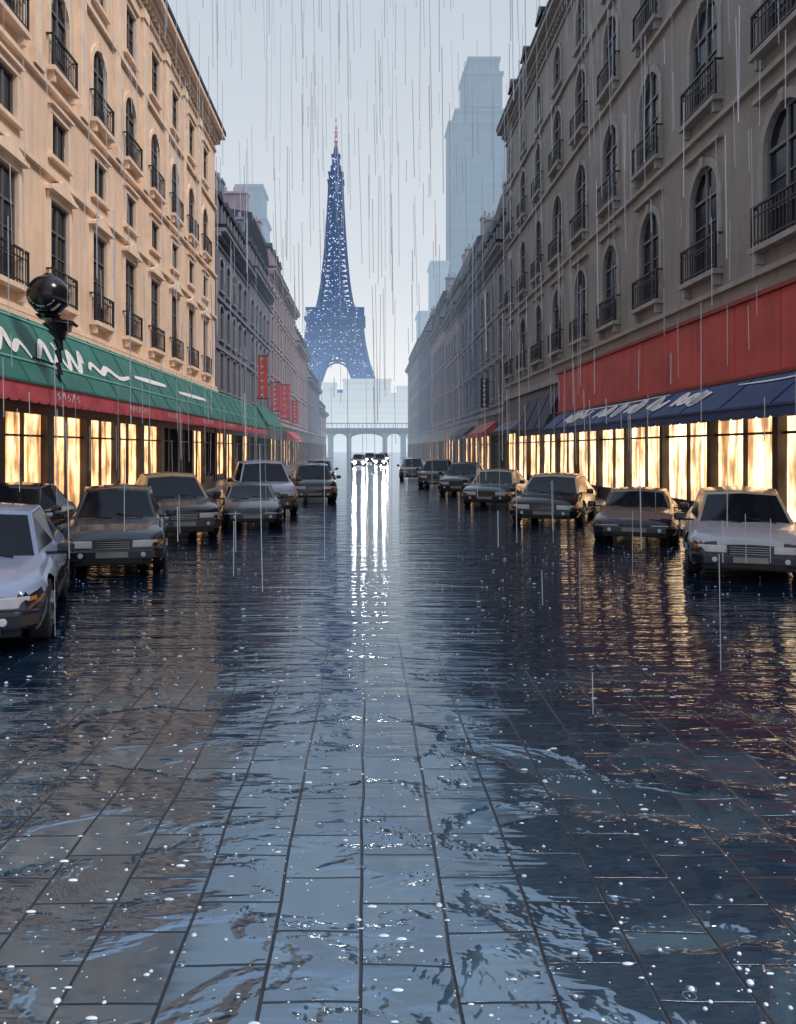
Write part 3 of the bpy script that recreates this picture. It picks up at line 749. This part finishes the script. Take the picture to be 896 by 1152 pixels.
    pp=MB(); pp.box(-.24,.24,-.118,-.102,.32*sc,.41*sc); pp.box(-.24,.24,L+.102,L+.115,.32*sc,.41*sc); pp.obj('number_plates',platem,P)
    w,r=MB(),MB()
    for c in yw:
        for s in (-1,1):
            w.cyl((s*(Wd/2-.135),c,wr),wr,.20,'x',28)
            r.cyl((s*(Wd/2-.036),c,wr),wr*.62,.012,'x',24)
            for k in range(5):
                a_=2*math.pi*k/5; r.beam((s*(Wd/2-.024),c,wr),(s*(Wd/2-.024),c+wr*.58*math.cos(a_),wr+wr*.58*math.sin(a_)),.05)
    w.obj('tyres',tyre,P,bevel=.03); r.obj('wheel_rims',rim,P)
    return P
def paint(n,c,r=.20): return M(n,c,r,.04,3,coat=.4,spec=.4)
pw=paint('pale_blue_paint',(.26,.33,.50)); pk=paint('black_paint',(.007,.009,.017)); pg=paint('dark_navy_paint',(.010,.016,.034)); ps=paint('slate_paint',(.055,.068,.10))
pc=paint('cream_paint',(.38,.31,.23)); pt=paint('teal_grey_paint',(.045,.085,.11)); pb=paint('beige_paint',(.17,.14,.125)); py_=paint('ochre_reflection_tint',(.38,.26,.10)); pwh=paint('white_paint',(.36,.39,.46))
def C(xc,yf,yaw,L,Wd,H,kind,b,r=None,**k): car((xc,yf),yaw,L,Wd,H,kind,b,r,**k)
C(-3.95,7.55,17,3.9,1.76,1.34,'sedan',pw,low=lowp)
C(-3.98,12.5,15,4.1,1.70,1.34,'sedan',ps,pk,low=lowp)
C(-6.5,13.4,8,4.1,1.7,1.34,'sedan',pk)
C(-3.98,17.4,22,4.4,1.85,1.42,'sedan',pk,py_)  # ochre cabin: yellow reflected light painted onto a black car
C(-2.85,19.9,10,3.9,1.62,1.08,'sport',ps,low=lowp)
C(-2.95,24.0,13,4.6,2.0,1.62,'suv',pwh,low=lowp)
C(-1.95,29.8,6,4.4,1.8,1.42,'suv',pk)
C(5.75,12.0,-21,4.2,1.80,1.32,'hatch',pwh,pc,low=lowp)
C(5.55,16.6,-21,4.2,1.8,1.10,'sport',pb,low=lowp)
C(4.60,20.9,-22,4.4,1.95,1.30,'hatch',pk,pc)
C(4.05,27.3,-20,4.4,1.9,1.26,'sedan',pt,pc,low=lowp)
C(3.8,34.0,-17,4.4,1.8,1.40,'sedan',pg)
C(3.4,41.0,-12,4.3,1.8,1.45,'suv',pg)
C(2.9,51.0,-4,4.3,1.75,1.4,'sedan',pk)
C(-2.5,42.0,4,4.3,1.75,1.4,'sedan',pg)
C(-.9,88.0,0,4.3,1.75,1.45,'sedan',pwh,lights=added_headlit,name='added_headlamp_car')  # these lit cars are added so their headlamps streak the wet street
C(1.5,94.0,0,4.3,1.75,1.45,'sedan',pg,lights=added_headlit,name='added_headlamp_car')
C(0.4,112.0,0,4.3,1.75,1.45,'sedan',pg,lights=added_headlit,name='added_headlamp_car')
C(2.6,124.0,0,4.3,1.75,1.45,'sedan',pg,lights=added_headlit,name='added_headlamp_car')

# ---------------------------------------------------------------- rain, splashes
m,nt,out=newmat('rain_water'); d=N(nt,'ShaderNodeBsdfDiffuse'); d.inputs[0].default_value=(.62,.68,.76,1); t=N(nt,'ShaderNodeBsdfTransparent'); x=N(nt,'ShaderNodeMixShader'); x.inputs[0].default_value=.45
nt.links.new(t.outputs[0],x.inputs[1]); nt.links.new(d.outputs[0],x.inputs[2]); nt.links.new(x.outputs[0],out.inputs[0])
rainm=m
R=random.Random(11)
mb=MB()
for k in range(900):
    y=R.uniform(4,48); x_=R.uniform(-.5,.58)*y
    if abs(x_)>8.2: continue
    z=R.uniform(.3,2+.6*y); l=R.uniform(.04,.19)*y*R.choice([.5,1,1]); dx=R.uniform(-.03,.01)*l
    mb.beam((x_,y,z),(x_+dx,y,z+l),.0010*y*R.uniform(.5,1.1))
mb.obj('rain',rainm)
wm=M('water_drop',(.55,.64,.74),.06,.35,1,spec=.8)
mb=MB(); rg=MB()
for k in range(2400):
    y=2.6+14*R.random()**1.5; x_=R.uniform(-.5,.58)*y*1.05
    r=R.choice([.0018,.0025,.003,.003,.004,.005,.0075])*(1+y*.05)
    if k%70==0: r=R.uniform(.011,.017)
    el=R.choice([1,1,1.5,2.6]) if k%70 else 1
    n=10; base=len(mb.v)
    for j,(q_,hh) in enumerate(((1,0.001),(.8,.5),(.4,.85))):
        for q in range(n):
            a=2*math.pi*q/n; mb.v.append((x_+r*el*q_*math.cos(a),y+r*q_*math.sin(a),r*hh*.8+.001))
    for j in range(2):
        for q in range(n): q2=(q+1)%n; mb.f.append((base+j*n+q,base+j*n+q2,base+(j+1)*n+q2,base+(j+1)*n+q))
    mb.f.append(tuple(base+2*n+q for q in range(n)))
    if k%24==0:
        rr0=R.uniform(.012,.03); n=20
        for q in range(n):
            a,b=2*math.pi*q/n,2*math.pi*(q+1)/n
            rg.beam((x_+rr0*math.cos(a),y+rr0*math.sin(a),.002),(x_+rr0*math.cos(b),y+rr0*math.sin(b),.002),.002)
mb.obj('raindrop_splashes',wm,smooth=True); rg.obj('ripple_rings',M('ripple_water',(.16,.22,.30),.08,.05,spec=.6))

# ---------------------------------------------------------------- world, sun, camera
w=bpy.data.worlds.new('World'); S.world=w; w.use_nodes=True; nt=w.node_tree; nt.nodes.clear()
out=N(nt,'ShaderNodeOutputWorld'); sky=N(nt,'ShaderNodeTexSky',sky_type='NISHITA'); sky.sun_disc=False
el=math.radians(50); sd=Vector((.88*math.cos(el),-.475*math.cos(el),math.sin(el)))
sky.sun_elevation=el; sky.sun_rotation=math.atan2(sd.x,sd.y)
b1=N(nt,'ShaderNodeBackground'); b1.inputs[1].default_value=.1; nt.links.new(sky.outputs[0],b1.inputs[0])
tc=N(nt,'ShaderNodeTexCoord'); sp=N(nt,'ShaderNodeSeparateXYZ'); nt.links.new(tc.outputs['Generated'],sp.inputs[0])
cr=N(nt,'ShaderNodeValToRGB'); nt.links.new(sp.outputs[2],cr.inputs[0])
e=cr.color_ramp.elements; e[0].position=0; e[0].color=(1.05,1.06,1.06,1); e[1].position=1; e[1].color=(.78,.97,1.28,1)
x=e.new(.5); x.color=(.62,.69,.77,1); x=e.new(.22); x.color=(.77,.81,.855,1)
b2=N(nt,'ShaderNodeBackground'); nt.links.new(cr.outputs[0],b2.inputs[0]); b2.inputs[1].default_value=1
mx=N(nt,'ShaderNodeMixShader'); mx.inputs[0].default_value=.9; nt.links.new(b1.outputs[0],mx.inputs[1]); nt.links.new(b2.outputs[0],mx.inputs[2]); nt.links.new(mx.outputs[0],out.inputs[0])
l=bpy.data.lights.new('sun','SUN'); l.energy=2.7; l.angle=math.radians(14); l.color=(1,.87,.74)
o=bpy.data.objects.new('sun',l); COL.objects.link(o); o.rotation_euler=(-sd).to_track_quat('-Z','Y').to_euler()
c=bpy.data.cameras.new('camera'); c.sensor_fit='HORIZONTAL'; c.sensor_width=36; c.lens=36.16; c.shift_x=.039; c.shift_y=-71/896; c.clip_end=5000; c.clip_start=.05
o=bpy.data.objects.new('camera',c); COL.objects.link(o); o.location=(0,0,2.0); o.rotation_euler=(math.radians(90),0,0); S.camera=o
